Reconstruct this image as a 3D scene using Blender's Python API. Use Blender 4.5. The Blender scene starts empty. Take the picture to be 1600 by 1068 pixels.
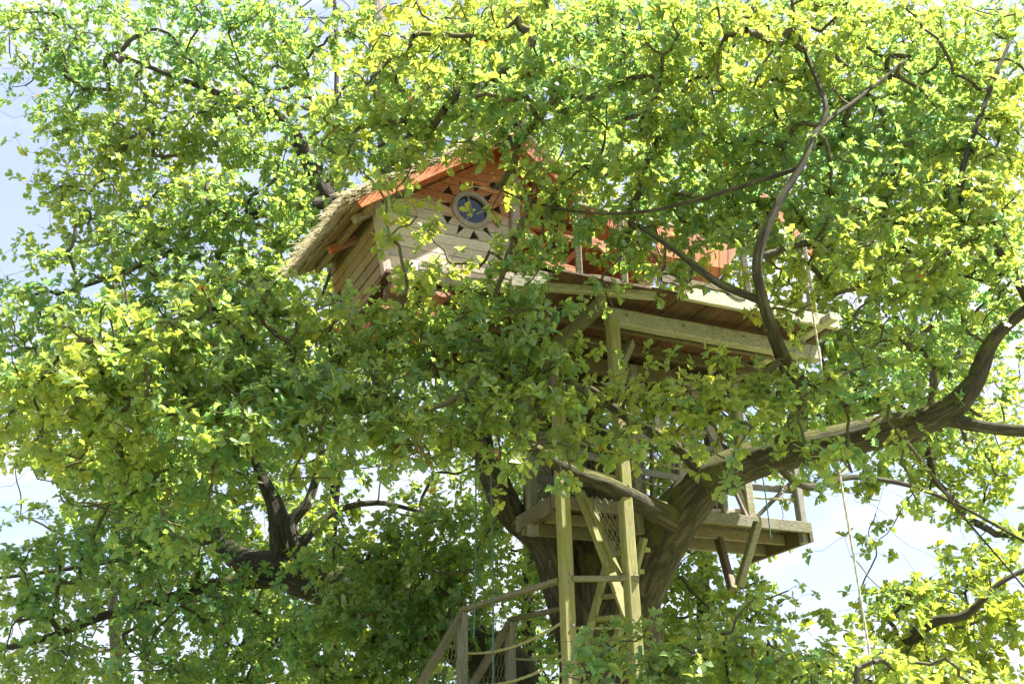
import bpy, bmesh, math, random, time
import numpy as np
from mathutils import Vector, Matrix
T0 = time.time()
random.seed(7); rng = np.random.default_rng(11)
SC = bpy.context.scene
COL = SC.collection

# ------------------------------------------------------------------ camera
F = 1555.0; TH = math.radians(25.0); RO = math.radians(1.3)
EYE = np.array([0.0, 0.0, 1.6])
_f = np.array([0, math.cos(TH), math.sin(TH)]); _r = np.array([1.0, 0, 0]); _u = np.array([0, -math.sin(TH), math.cos(TH)])
CR = _r*math.cos(RO) - _u*math.sin(RO); CU = _u*math.cos(RO) + _r*math.sin(RO)
cam_d = bpy.data.cameras.new('camera'); cam = bpy.data.objects.new('camera', cam_d); COL.objects.link(cam)
cam_d.sensor_width = 36.0; cam_d.lens = F/1600.0*36.0; cam_d.clip_end = 3000.0; cam_d.clip_start = 0.05
M4 = Matrix(((CR[0], CU[0], -_f[0], EYE[0]), (CR[1], CU[1], -_f[1], EYE[1]), (CR[2], CU[2], -_f[2], EYE[2]), (0, 0, 0, 1)))
cam.matrix_world = M4
SC.camera = cam

# ------------------------------------------------------------------ sky, sun, exposure
SUN_AZ, SUN_EL = math.radians(94.0), math.radians(58.0)      # azimuth clockwise from +Y
world = bpy.data.worlds.new('World'); SC.world = world; world.use_nodes = True
nt = world.node_tree; nt.nodes.clear()
def N(t, **k):
    n = nt.nodes.new(t)
    for a, b in k.items(): setattr(n, a, b)
    return n
sky = N('ShaderNodeTexSky', sky_type='NISHITA', sun_disc=False, sun_elevation=SUN_EL, sun_rotation=SUN_AZ,
        altitude=50, air_density=1.0, dust_density=1.0, ozone_density=1.6)
tc = N('ShaderNodeTexCoord'); mp = N('ShaderNodeMapping'); mp.inputs['Scale'].default_value = (1.0, 1.0, 2.2)
no = N('ShaderNodeTexNoise'); no.inputs['Scale'].default_value = 3.1; no.inputs['Detail'].default_value = 8; no.inputs['Roughness'].default_value = .58
rp = N('ShaderNodeValToRGB'); rp.color_ramp.elements[0].position = .43; rp.color_ramp.elements[1].position = .62
mx = N('ShaderNodeMixRGB'); mx.inputs['Color2'].default_value = (3.0, 3.0, 3.15, 1)
ml = N('ShaderNodeMath', operation='MULTIPLY'); ml.inputs[1].default_value = .85
veil = N('ShaderNodeMixRGB'); veil.inputs['Fac'].default_value = .66; veil.inputs['Color2'].default_value = (1.8, 1.95, 2.5, 1)   # thin high cloud
bg = N('ShaderNodeBackground'); bg.inputs['Strength'].default_value = 0.05
out = N('ShaderNodeOutputWorld'); L = nt.links.new
L(tc.outputs['Generated'], mp.inputs['Vector']); L(mp.outputs[0], no.inputs['Vector']); L(no.outputs['Fac'], rp.inputs['Fac'])
L(rp.outputs['Color'], ml.inputs[0]); L(ml.outputs[0], mx.inputs['Fac']); L(sky.outputs[0], veil.inputs['Color1']); L(veil.outputs[0], mx.inputs['Color1'])
L(mx.outputs[0], bg.inputs['Color']); L(bg.outputs[0], out.inputs['Surface'])
sun_d = bpy.data.lights.new('sun', 'SUN'); sun_d.energy = 2.6; sun_d.angle = math.radians(.6); sun_d.color = (1.0, .93, .80)
sun = bpy.data.objects.new('sun', sun_d); COL.objects.link(sun)
sdir = Vector((math.sin(SUN_AZ)*math.cos(SUN_EL), math.cos(SUN_AZ)*math.cos(SUN_EL), math.sin(SUN_EL)))
sun.rotation_euler = sdir.to_track_quat('Z', 'Y').to_euler()
vs = SC.view_settings; vs.view_transform = 'Standard'; vs.look = 'None'; vs.gamma = 1.0; vs.use_curve_mapping = False
vs.exposure = 3.15
SC.render.engine = 'CYCLES'
cy = SC.cycles; cy.max_bounces = 12; cy.diffuse_bounces = 10; cy.transmission_bounces = 8; cy.glossy_bounces = 2; cy.transparent_max_bounces = 4
cy.use_adaptive_sampling = False
cy.sample_clamp_indirect = 6.0

# ------------------------------------------------------------------ points in space read off sight lines
def ray(x, y): return _f*F + CR*(x-800.0) + CU*(534.0-y)
def at(x, y, Y): d = ray(x, y); return EYE + d*(Y/d[1])
def hit(x, y, p, n): d = ray(x, y); return EYE + d*(np.dot(np.asarray(p)-EYE, n)/np.dot(d, n))
def hz(x, y, z): return hit(x, y, (0, 0, z), np.array([0, 0, 1.0]))
AZ = math.radians(24)
U1 = np.array([math.cos(AZ), math.sin(AZ), 0]); V1 = np.array([-math.sin(AZ), math.cos(AZ), 0]); Z1 = np.array([0, 0, 1.0])
HA = np.array([-1.485, 10.35, 7.28])          # house corner on the upper deck
LA = np.array([.46, 11.07, 4.82])             # front corner of the lower platform
def H(u, v, w): return HA + u*U1 + v*V1 + w*Z1
def LP(u, v, w): return LA + u*U1 + v*V1 + w*Z1
def onV(x, y, v):
    d = hit(x, y, HA + v*V1, V1) - HA; return d@U1, d@V1, d[2]

# ------------------------------------------------------------------ object helpers
WL = {}
def empty(name, loc, label=None, cat=None, group=None, parent=None, kind=None):
    o = bpy.data.objects.new(name, None); COL.objects.link(o); loc = np.asarray(loc, float)
    o.empty_display_size = .2
    WL[o.name] = loc
    if parent: o.parent = parent; o.location = loc - WL[parent.name]
    else: o.location = loc
    tag(o, label, cat, group, kind); return o
def tag(o, label=None, cat=None, group=None, kind=None):
    if label: o['label'] = label
    if cat: o['category'] = cat
    if group: o['group'] = group
    if kind: o['kind'] = kind
    return o
def mesh_np(name, verts, faces, smooth=False):
    """verts (n,3); faces: (m,k) array or list of such arrays"""
    fl = faces if isinstance(faces, list) else [faces]
    me = bpy.data.meshes.new(name); verts = np.ascontiguousarray(verts, np.float32)
    me.vertices.add(len(verts)); me.vertices.foreach_set('co', verts.ravel())
    fl = [np.asarray(f, np.int32) for f in fl if len(f)]
    idx = np.concatenate([f.ravel() for f in fl]); tot = np.concatenate([np.full(len(f), f.shape[1], np.int32) for f in fl])
    st = np.concatenate([[0], np.cumsum(tot)[:-1]]).astype(np.int32)
    me.loops.add(len(idx)); me.loops.foreach_set('vertex_index', idx)
    me.polygons.add(len(tot)); me.polygons.foreach_set('loop_start', st); me.polygons.foreach_set('loop_total', tot)
    me.polygons.foreach_set('use_smooth', np.full(len(tot), bool(smooth)))
    me.update(calc_edges=True)
    return me
def link(name, me, mat, parent=None, loc=(0, 0, 0)):
    o = bpy.data.objects.new(name, me); COL.objects.link(o); loc = np.asarray(loc, float)
    if mat and not me.materials: me.materials.append(mat)
    WL[o.name] = loc
    if parent: o.parent = parent; o.location = loc - WL[parent.name]
    else: o.location = loc
    return o
def obj(name, verts, faces, mat, parent=None, smooth=False, kind=None, label=None):
    v = np.asarray(verts, float); c = v.mean(0)
    fl = {}
    for f in faces: fl.setdefault(len(f), []).append(f)
    o = link(name, mesh_np(name, v-c, [np.array(q) for q in fl.values()], smooth), mat, parent, c)
    if kind: o['kind'] = kind
    if label: o['label'] = label
    return o
class MB:
    def __init__(s): s.v = []; s.f = []; s.n = 0
    def add(s, v, f):
        s.v.append(np.asarray(v, float)); s.f += [tuple(i+s.n for i in q) for q in f]; s.n += len(v)
    def build(s, name, mat, parent=None, smooth=False, kind=None, label=None):
        return obj(name, np.concatenate(s.v), s.f, mat, parent, smooth, kind, label)
def nrm(a): a = np.asarray(a, float); return a/(np.linalg.norm(a)+1e-12)
def beam_g(p, q, w, h, up=(0, 0, 1), ch=.12, seg=1, warp=0.0):
    """chamfered timber from p to q, w wide, h high"""
    p = np.asarray(p, float); q = np.asarray(q, float); d = nrm(q-p); s = np.cross(d, np.asarray(up, float))
    if np.linalg.norm(s) < 1e-4: s = np.cross(d, (1, 0, 0))
    s = nrm(s); t = np.cross(s, d); c = ch*min(w, h)
    a, b = w/2, h/2
    prof = [(-a+c, -b), (a-c, -b), (a, -b+c), (a, b-c), (a-c, b), (-a+c, b), (-a, b-c), (-a, -b+c)]
    V = []; Fc = []
    for k in range(seg+1):
        o = p + (q-p)*k/seg
        if warp and 0 < k < seg: o = o + s*random.uniform(-warp, warp) + t*random.uniform(-warp, warp)
        V += [o + s*x + t*y for x, y in prof]
    for k in range(seg):
        for i in range(8): Fc.append((k*8+i, k*8+(i+1) % 8, (k+1)*8+(i+1) % 8, (k+1)*8+i))
    Fc.append(tuple(range(7, -1, -1))); Fc.append(tuple(seg*8+i for i in range(8)))
    return V, Fc
def beam(name, p, q, w, h, mat, parent, up=(0, 0, 1), label=None, seg=1, warp=0.0, ch=.12):
    return obj(name, *beam_g(p, q, w, h, up, ch, seg, warp), mat, parent, label=label)
def prism_g(poly, n):
    """planar polygon (list of points) extruded by vector n"""
    k = len(poly); V = [np.asarray(p) for p in poly] + [np.asarray(p)+n for p in poly]
    Fc = [tuple(range(k)), tuple(range(2*k-1, k-1, -1))] + [(i, k+i, k+(i+1) % k, (i+1) % k) for i in range(k)]
    return V, Fc
def prism(name, poly, n, mat, parent, label=None): return obj(name, *prism_g(poly, np.asarray(n)), mat, parent, label=label)
def smooth_path(P, R, sub=5):
    P = np.asarray(P, float); R = np.asarray(R, float); n = len(P)
    E = np.vstack([2*P[0]-P[1], P, 2*P[-1]-P[-2]]); o = []; r = []
    for i in range(n-1):
        a, b, c, d = E[i], E[i+1], E[i+2], E[i+3]
        for k in range(sub):
            t = k/sub
            o.append(.5*((2*b)+(c-a)*t+(2*a-5*b+4*c-d)*t*t+(3*b-a-3*c+d)*t**3)); r.append(R[i]*(1-t)+R[i+1]*t)
    o.append(P[-1]); r.append(R[-1]); return np.array(o), np.array(r)
def tube_g(P, R, n=8, lump=0.0, cap=True, seed=0):
    P = np.asarray(P, float); R = np.asarray(R, float); m = len(P); g = np.random.default_rng(seed)
    Tn = np.gradient(P, axis=0); Tn /= np.linalg.norm(Tn, axis=1)[:, None]+1e-12
    a = np.cross(Tn[0], (0.31, .2, .93)); a = nrm(a); V = []; ph = g.uniform(0, 6.28, (4,))
    al = 0.0
    for i in range(m):
        if i: al += np.linalg.norm(P[i]-P[i-1])
        a = nrm(a - Tn[i]*(a@Tn[i])); b = np.cross(Tn[i], a)
        th = np.arange(n)/n*2*math.pi
        k = 1 + lump*(.5*np.sin(3*th+ph[0]+al*1.7)+.35*np.sin(5*th+ph[1]-al*2.3)+.5*np.sin(2*th+ph[2]+al*3.1)+.45*np.sin(al*4.2/max(.1, R[0]*6)+ph[3])+g.uniform(-.35, .35, n))
        if n >= 32: k = k + .03*np.abs(np.sin(8*th+.8*math.sin(al*3+ph[1])+ph[0])) + .025*np.abs(np.sin(13*th+ph[2]+1.1*math.sin(al*2.3))) + .05*np.sin(3*th+ph[3]+al*.8)
        V.append(P[i] + (np.cos(th)*k*R[i])[:, None]*a + (np.sin(th)*k*R[i])[:, None]*b)
    V = np.concatenate(V); Fc = []
    for i in range(m-1):
        for j in range(n): Fc.append((i*n+j, i*n+(j+1) % n, (i+1)*n+(j+1) % n, (i+1)*n+j))
    if cap: Fc.append(tuple(range(n-1, -1, -1))); Fc.append(tuple((m-1)*n+i for i in range(n)))
    return V, Fc
def sag(p, q, s, n=10):
    p = np.asarray(p); q = np.asarray(q); t = np.linspace(0, 1, n)[:, None]
    return p+(q-p)*t - Z1*(4*s*t*(1-t))
def rope(name, P, r, mat, parent, n=6, label=None, twist=True):
    """laid rope: three strands twisted together"""
    P = np.asarray(P, float); mb = MB(); L_ = np.sum(np.linalg.norm(np.diff(P, axis=0), axis=1)); m = int(max(12, L_/(r*2.4)))
    s = np.linspace(0, len(P)-1, m); i = np.clip(s.astype(int), 0, len(P)-2); Q = P[i]+(P[i+1]-P[i])*(s-i)[:, None]
    Tn = np.gradient(Q, axis=0); Tn /= np.linalg.norm(Tn, axis=1)[:, None]
    a = np.cross(Tn, (0.2, .37, .9)); a /= np.linalg.norm(a, axis=1)[:, None]; b = np.cross(Tn, a)
    for k in range(3):
        th = np.arange(m)*.62 + k*2.094
        mb.add(*tube_g(Q + (np.cos(th)[:, None]*a+np.sin(th)[:, None]*b)*r*.5, np.full(m, r*.58), 4))
    return mb.build(name, mat, parent, True, label=label)

# ------------------------------------------------------------------ materials
def mat_new(name):
    m = bpy.data.materials.new(name); m.use_nodes = True; t = m.node_tree; t.nodes.clear()
    o = t.nodes.new('ShaderNodeOutputMaterial'); b = t.nodes.new('ShaderNodeBsdfPrincipled'); t.links.new(b.outputs[0], o.inputs['Surface'])
    return m, t, b, o
def nn(t, ty, ins={}, **k):
    n = t.nodes.new(ty)
    for a, v in k.items(): setattr(n, a, v)
    for a, v in ins.items(): n.inputs[a].default_value = v
    return n
def ramp(t, src, stops):
    r = t.nodes.new('ShaderNodeValToRGB'); e = r.color_ramp.elements
    while len(e) < len(stops): e.new(.5)
    for x, (p, c) in zip(e, stops): x.position = p; x.color = (*c, 1) if len(c) == 3 else c
    t.links.new(src, r.inputs['Fac']); return r.outputs['Color']
def mixc(t, f, a, b, bt='MIX'):
    m = t.nodes.new('ShaderNodeMixRGB'); m.blend_type = bt
    for i, v in enumerate((f, a, b)):
        if isinstance(v, (int, float)): m.inputs[i].default_value = v
        elif isinstance(v, tuple): m.inputs[i].default_value = (*v, 1)
        else: t.links.new(v, m.inputs[i])
    return m.outputs[0]
def wood(name, dark, light, wear=None, wear_amt=.5, rough=.75, grain=(1, 1, 1), z_wear=None, scale=1.0, moss=None, moss_amt=.5):
    """boards: long fibres, per-board tone, worn or lichened patches"""
    m, t, b, o = mat_new(name); l = t.links.new
    g = nn(t, 'ShaderNodeNewGeometry'); oi = nn(t, 'ShaderNodeObjectInfo')
    # fibres run along the longest direction: three stretched noises would be costly, two crossed ones read as grain
    mp = nn(t, 'ShaderNodeMapping'); mp.inputs['Scale'].default_value = [x*scale for x in grain]; mp.inputs['Rotation'].default_value = (0, 0, -AZ)
    mp.vector_type = 'POINT'; ad = nn(t, 'ShaderNodeVectorMath', operation='ADD'); sc = nn(t, 'ShaderNodeVectorMath', operation='SCALE'); sc.inputs['Scale'].default_value = 7.0
    cx = nn(t, 'ShaderNodeCombineXYZ'); l(oi.outputs['Random'], cx.inputs[0]); l(oi.outputs['Random'], cx.inputs[2]); l(cx.outputs[0], sc.inputs[0])
    l(g.outputs['Position'], mp.inputs[0]); l(mp.outputs[0], ad.inputs[0]); l(sc.outputs[0], ad.inputs[1])
    n1 = nn(t, 'ShaderNodeTexNoise', {'Scale': 3.0, 'Detail': 7, 'Roughness': .65}); l(ad.outputs[0], n1.inputs['Vector'])
    n2 = nn(t, 'ShaderNodeTexNoise', {'Scale': 1.7, 'Detail': 5, 'Roughness': .6}); l(g.outputs['Position'], n2.inputs['Vector'])
    n3 = nn(t, 'ShaderNodeTexNoise', {'Scale': 40, 'Detail': 3}); l(g.outputs['Position'], n3.inputs['Vector'])
    c = ramp(t, n1.outputs['Fac'], [(.30, tuple(x*.8 for x in dark)), (.64, light)])
    if wear:
        src = n2.outputs['Fac']
        if z_wear:
            sx = nn(t, 'ShaderNodeSeparateXYZ'); l(g.outputs['Position'], sx.inputs[0])
            mr = nn(t, 'ShaderNodeMapRange', {'From Min': z_wear[0], 'From Max': z_wear[1], 'To Min': .75, 'To Max': -.25}); l(sx.outputs[2], mr.inputs[0])
            am = nn(t, 'ShaderNodeMath', operation='ADD'); l(mr.outputs[0], am.inputs[0]); l(n2.outputs['Fac'], am.inputs[1])
            hm = nn(t, 'ShaderNodeMath', operation='MULTIPLY'); hm.inputs[1].default_value = .7; l(am.outputs[0], hm.inputs[0]); src = hm.outputs[0]
        wv = mixc(t, n1.outputs['Fac'], tuple(x*.50 for x in wear), tuple(x*1.12 for x in wear))
        c = mixc(t, ramp(t, src, [(.58-wear_amt*.3, (0, 0, 0)), (.78-wear_amt*.3, (1, 1, 1))]), c, wv)
    if moss:
        n4 = nn(t, 'ShaderNodeTexNoise', {'Scale': 5.0, 'Detail': 8, 'Roughness': .7}); l(g.outputs['Position'], n4.inputs['Vector'])
        c = mixc(t, ramp(t, n4.outputs['Fac'], [(.62-moss_amt*.3, (0, 0, 0)), (.75-moss_amt*.2, (1, 1, 1))]), c, moss)
    n5 = nn(t, 'ShaderNodeTexNoise', {'Scale': 9.0, 'Detail': 4, 'Roughness': .75}); l(ad.outputs[0], n5.inputs['Vector'])      # drying cracks and dirt in the grain
    c = mixc(t, ramp(t, n5.outputs['Fac'], [(.30, (.75, .75, .75)), (.43, (0, 0, 0))]), c, tuple(x*.25 for x in dark))
    v = nn(t, 'ShaderNodeMapRange', {'To Min': .72, 'To Max': 1.22}); l(oi.outputs['Random'], v.inputs[0])
    c = mixc(t, 1.0, c, v.outputs[0], 'MULTIPLY')
    c = mixc(t, ramp(t, n3.outputs['Fac'], [(.62, (0, 0, 0)), (.8, (.6, .6, .6))]), c, tuple(x*.35 for x in dark))
    l(c, b.inputs['Base Color']); b.inputs['Roughness'].default_value = rough
    bp = nn(t, 'ShaderNodeBump', {'Strength': .5, 'Distance': .012}); l(n1.outputs['Fac'], bp.inputs['Height']); l(bp.outputs[0], b.inputs['Normal'])
    return m
GH = (1.2, 14, 14); GV = (14, 14, 1.2); GL = (14, 1.2, 14)
M_front = wood('weathered_orange_boards', (.40, .13, .05), (.60, .26, .13), (.73, .65, .61), .8, grain=GH, z_wear=(HA[2]+.5, HA[2]+1.6))
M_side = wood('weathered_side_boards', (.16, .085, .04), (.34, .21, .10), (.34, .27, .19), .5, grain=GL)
M_post = wood('grey_pink_post', (0.255, 0.203, 0.173), (0.420, 0.352, 0.315), (0.450, 0.413, 0.390), .6, grain=GV)
M_orange = wood('oiled_orange_boards', (.33, .085, .028), (.58, .18, .06), (.52, .28, .15), .3, grain=GH)
M_orangeV = wood('oiled_orange_upright_boards', (.33, .09, .03), (.60, .20, .065), (.5, .28, .15), .3, grain=GV)
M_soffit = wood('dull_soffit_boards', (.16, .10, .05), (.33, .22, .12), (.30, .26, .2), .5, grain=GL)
M_timber = wood('grey_lichened_timber', (0.125, 0.112, 0.073), (0.264, 0.244, 0.178), (0.297, 0.290, 0.238), .5, grain=GH, moss=(0.145, 0.165, 0.059), moss_amt=.55)
M_beam = wood('pale_grey_beam', (.22, .21, .16), (.42, .41, .33), (.46, .45, .38), .5, grain=GH, moss=(.20, .21, .13), moss_amt=.2)
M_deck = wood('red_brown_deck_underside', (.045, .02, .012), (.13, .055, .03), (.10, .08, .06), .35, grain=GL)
M_deck2 = wood('grey_brown_deck_boards', (.075, .055, .036), (.17, .135, .095), (.20, .185, .15), .5, grain=GL, moss=(.10, .115, .045), moss_amt=.3)
M_green = wood('algae_green_post', (0.173, 0.158, 0.058), (0.302, 0.288, 0.115), (0.288, 0.259, 0.158), .45, grain=GV, moss=(0.194, 0.216, 0.043), moss_amt=.5)
M_grey = wood('blue_grey_weathered_post', (0.150, 0.150, 0.150), (0.285, 0.277, 0.270), (0.255, 0.247, 0.225), .5, grain=GV, moss=(0.150, 0.173, 0.090), moss_amt=.3)
M_rail = wood('dark_weathered_rail', (0.104, 0.088, 0.056), (0.216, 0.184, 0.120), (0.240, 0.224, 0.176), .5, grain=(8, 4, 8), moss=(0.144, 0.160, 0.056), moss_amt=.4)
M_red = wood('red_painted_log_end', (.30, .07, .04), (.5, .15, .09), (.46, .3, .25), .5, grain=(8, 8, 8))
M_darkwood = wood('dark_brown_board', (0.054, 0.041, 0.023), (0.135, 0.099, 0.059), None, grain=GH, moss=(0.099, 0.108, 0.045), moss_amt=.4)
def plain(name, col, rough=.8, var=.3, sc=20, bump=0):
    m, t, b, o = mat_new(name); g = nn(t, 'ShaderNodeNewGeometry'); n = nn(t, 'ShaderNodeTexNoise', {'Scale': sc, 'Detail': 5}); t.links.new(g.outputs['Position'], n.inputs['Vector'])
    t.links.new(ramp(t, n.outputs['Fac'], [(.3, tuple(c*(1-var) for c in col)), (.7, tuple(min(1, c*(1+var)) for c in col))]), b.inputs['Base Color']); b.inputs['Roughness'].default_value = rough
    if bump:
        bp = nn(t, 'ShaderNodeBump', {'Strength': .6, 'Distance': bump}); t.links.new(n.outputs['Fac'], bp.inputs['Height']); t.links.new(bp.outputs[0], b.inputs['Normal'])
    return m
M_rope = plain('olive_hemp_rope', (.30, .29, .15), .9, .35, 60)
M_rope_teal = plain('faded_teal_rope', (.07, .14, .13), .8, .3, 60)
M_rope_pale = plain('pale_grey_rope', (.52, .50, .42), .8, .2, 60)
M_net = plain('grey_net_cord', (.20, .19, .13), .9, .3, 60)
M_dark = plain('dark_interior', (.012, .011, .010), .9, .3, 5)  # near-black colour stands in for the shade inside openings and holes
M_seam = plain('red_brown_backing', (.10, .035, .018), .9, .3, 8)
M_reed = plain('straw_reed', (.42, .36, .22), .85, .45, 14)
M_thatch = plain('old_thatch', (.20, .17, .11), .95, .5, 30, .02)
M_metal = plain('dull_steel', (.25, .26, .28), .5, .2, 30); M_metal.node_tree.nodes['Principled BSDF'].inputs['Metallic'].default_value = .8
M_glass, _t, _b, _o = mat_new('dark_window_glass'); _b.inputs['Base Color'].default_value = (.015, .02, .035, 1); _b.inputs['Roughness'].default_value = .06
M_soil = plain('leaf_litter_soil', (.10, .09, .04), 1, .4, 6)
def bark(name, dark, light, moss_c, moss_k):
    m, t, b, o = mat_new(name); l = t.links.new
    uv = nn(t, 'ShaderNodeUVMap'); uv.uv_map = 'along'; g = nn(t, 'ShaderNodeNewGeometry')
    mp = nn(t, 'ShaderNodeMapping'); mp.inputs['Scale'].default_value = (24, 3.4, 1); l(uv.outputs[0], mp.inputs[0])
    nz = nn(t, 'ShaderNodeTexNoise', {'Scale': 1.3, 'Detail': 9, 'Roughness': .72, 'Distortion': 1.2}); l(mp.outputs[0], nz.inputs['Vector'])
    vo = nn(t, 'ShaderNodeTexVoronoi', {'Scale': .8}, feature='DISTANCE_TO_EDGE'); l(mp.outputs[0], vo.inputs['Vector'])
    hh = nn(t, 'ShaderNodeMath', operation='MULTIPLY_ADD'); l(vo.outputs['Distance'], hh.inputs[0]); hh.inputs[1].default_value = .8; l(nz.outputs['Fac'], hh.inputs[2])
    c = ramp(t, hh.outputs[0], [(.35, tuple(x*.45 for x in dark)), (.55, dark), (.95, light)])
    n2 = nn(t, 'ShaderNodeTexNoise', {'Scale': 7, 'Detail': 8, 'Roughness': .7}); l(g.outputs['Position'], n2.inputs['Vector'])
    c = mixc(t, ramp(t, n2.outputs['Fac'], [(.60, (0, 0, 0)), (.70, (.8, .8, .8))]), c, (.22, .23, .17))      # pale lichen
    n3 = nn(t, 'ShaderNodeTexNoise', {'Scale': 3.2, 'Detail': 8, 'Roughness': .65}); l(g.outputs['Position'], n3.inputs['Vector'])
    sx = nn(t, 'ShaderNodeSeparateXYZ'); l(g.outputs['Normal'], sx.inputs[0])
    a = nn(t, 'ShaderNodeMath', operation='MULTIPLY_ADD'); l(sx.outputs[2], a.inputs[0]); a.inputs[1].default_value = .22; l(n3.outputs['Fac'], a.inputs[2])   # moss grows on top
    c = mixc(t, ramp(t, a.outputs[0], [(.66-moss_k*.25, (0, 0, 0)), (.78-moss_k*.2, (.9, .9, .9))]), c, moss_c)
    l(c, b.inputs['Base Color']); b.inputs['Roughness'].default_value = .9
    bp = nn(t, 'ShaderNodeBump', {'Strength': 1.0, 'Distance': .07}); l(hh.outputs[0], bp.inputs['Height']); l(bp.outputs[0], b.inputs['Normal'])
    return m
M_bark = bark('oak_bark', (.040, .034, .024), (.14, .125, .09), (.12, .125, .022), .75)
M_bark2 = bark('dark_oak_bark', (.045, .040, .032), (.13, .12, .095), (.08, .09, .025), .4)
M_bark3 = bark('pale_bark', (.22, .20, .15), (.42, .39, .32), (.2, .2, .1), .2)
def leafmat(name, c0, c1, c2, tr, tw=.5):
    m, t, b, o = mat_new(name); l = t.links.new
    at_ = nn(t, 'ShaderNodeAttribute', attribute_name='tone'); 
    c = ramp(t, at_.outputs['Fac'], [(0, c0), (.45, c1), (.90, c2), (.985, (.24, .17, .03)), (1, (.30, .09, .025))])  # teal low end: leaf variety plus sky sheen painted into the colour
    l(c, b.inputs['Base Color']); b.inputs['Roughness'].default_value = .38; b.inputs['Specular IOR Level'].default_value = .7
    tl = nn(t, 'ShaderNodeBsdfTranslucent'); l(mixc(t, 1.0, c, tr, 'MULTIPLY'), tl.inputs[0])
    ms = nn(t, 'ShaderNodeMixShader'); ms.inputs[0].default_value = tw; l(b.outputs[0], ms.inputs[1]); l(tl.outputs[0], ms.inputs[2]); l(ms.outputs[0], o.inputs['Surface'])
    return m
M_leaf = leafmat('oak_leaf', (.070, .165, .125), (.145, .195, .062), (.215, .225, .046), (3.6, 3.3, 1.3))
M_leaf2 = leafmat('cool_oak_leaf', (.072, .165, .125), (.135, .195, .070), (.200, .220, .050), (3.6, 3.3, 1.3))  # slightly cooler ramp for the crowns behind
M_leaf3 = leafmat('far_tree_leaf', (.075, .155, .090), (.135, .190, .060), (.185, .215, .045), (3.4, 3.0, 1.1))  # ramp for the far trees, a little less yellow

# ------------------------------------------------------------------ ground
gx = np.linspace(-400, 400, 41); gy = np.linspace(-200, 600, 41); GX, GY = np.meshgrid(gx, gy)
gz = np.clip((np.hypot(GX, GY-12)-30)/300, 0, 1)*3*np.sin(GX*.02)*np.cos(GY*.017)
gv = np.stack([GX, GY, gz], -1).reshape(-1, 3); gf = [(j*41+i, j*41+i+1, (j+1)*41+i+1, (j+1)*41+i) for j in range(40) for i in range(40)]
m_g, t_, b_, o_ = mat_new('meadow_ground'); g_ = nn(t_, 'ShaderNodeNewGeometry'); n_ = nn(t_, 'ShaderNodeTexNoise', {'Scale': .8, 'Detail': 8}); t_.links.new(g_.outputs['Position'], n_.inputs['Vector'])
t_.links.new(ramp(t_, n_.outputs['Fac'], [(.3, (.15, .17, .05)), (.7, (.26, .27, .11))]), b_.inputs['Base Color']); b_.inputs['Roughness'].default_value = 1
tag(obj('ground', gv, gf, m_g, smooth=True), kind='structure')
#@@PART2
# ================================================================== TREEHOUSE
SL = .76                                         # roof slope
RU, RW, EW = 1.51, 2.22, .72                     # ridge, eave height
def roof_w(u): return RW - SL*abs(u-RU) - .03     # underside of the sheathing
house = empty('treehouse', H(0, 0, 0), 'orange and grey timber treehouse with thatched roof and round window high in the oak', 'treehouse')
fw = MB(); fw.add(*prism_g([H(.02, .05, -.1), H(1.66, .05, -.1), H(1.66, .05, 1.95), H(RU, .05, 2.1), H(-.02, .05, 1.0)], V1*.02))
front = fw.build('front_wall', M_seam, house)
# -- front boards, with a real round opening and cut-out sun rays
WU, WW, WR = 1.10, 1.22, .235
cut = bmesh.new()
def cut_prism(poly2):
    vs_ = [cut.verts.new(H(u, -.06, w)) for u, w in poly2]; v2 = [cut.verts.new(H(u, .045, w)) for u, w in poly2]; k = len(vs_)
    cut.faces.new(vs_); cut.faces.new(v2[::-1])
    for i in range(k): cut.faces.new((vs_[i], v2[i], v2[(i+1) % k], vs_[(i+1) % k]))
cut_prism([(WU+WR*math.cos(a), WW+WR*math.sin(a)) for a in np.linspace(0, 2*math.pi, 28, endpoint=False)])
for k in range(11):
    a = k/11*2*math.pi + .25; ra, rb = WR+.055, WR+.19+.03*(k % 2)
    if k % 2: cut_prism([(WU+ra*math.cos(a-.15), WW+ra*math.sin(a-.15)), (WU+rb*math.cos(a), WW+rb*math.sin(a)), (WU+ra*math.cos(a+.15), WW+ra*math.sin(a+.15))][::1])
    else: cut_prism([(WU+rb*math.cos(a-.17), WW+rb*math.sin(a-.17)), (WU+ra*math.cos(a), WW+ra*math.sin(a)), (WU+rb*math.cos(a+.17), WW+rb*math.sin(a+.17))])
bmesh.ops.recalc_face_normals(cut, faces=cut.faces)
cme = bpy.data.meshes.new('cutter'); cut.to_mesh(cme); cut.free(); cobj = bpy.data.objects.new('cutter', cme); COL.objects.link(cobj)
def carve(o):
    md = o.modifiers.new('b', 'BOOLEAN'); md.operation = 'DIFFERENCE'; md.solver = 'EXACT'; md.object = cobj
    bpy.context.view_layer.update(); dg = bpy.context.evaluated_depsgraph_get()
    me = bpy.data.meshes.new_from_object(o.evaluated_get(dg)); o.modifiers.clear(); o.data = me
w0 = -.10; BH = .150; row = 0
def u_left(w): return max(.03-.18*w, RU-(RW-.03-w)/SL)
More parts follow.
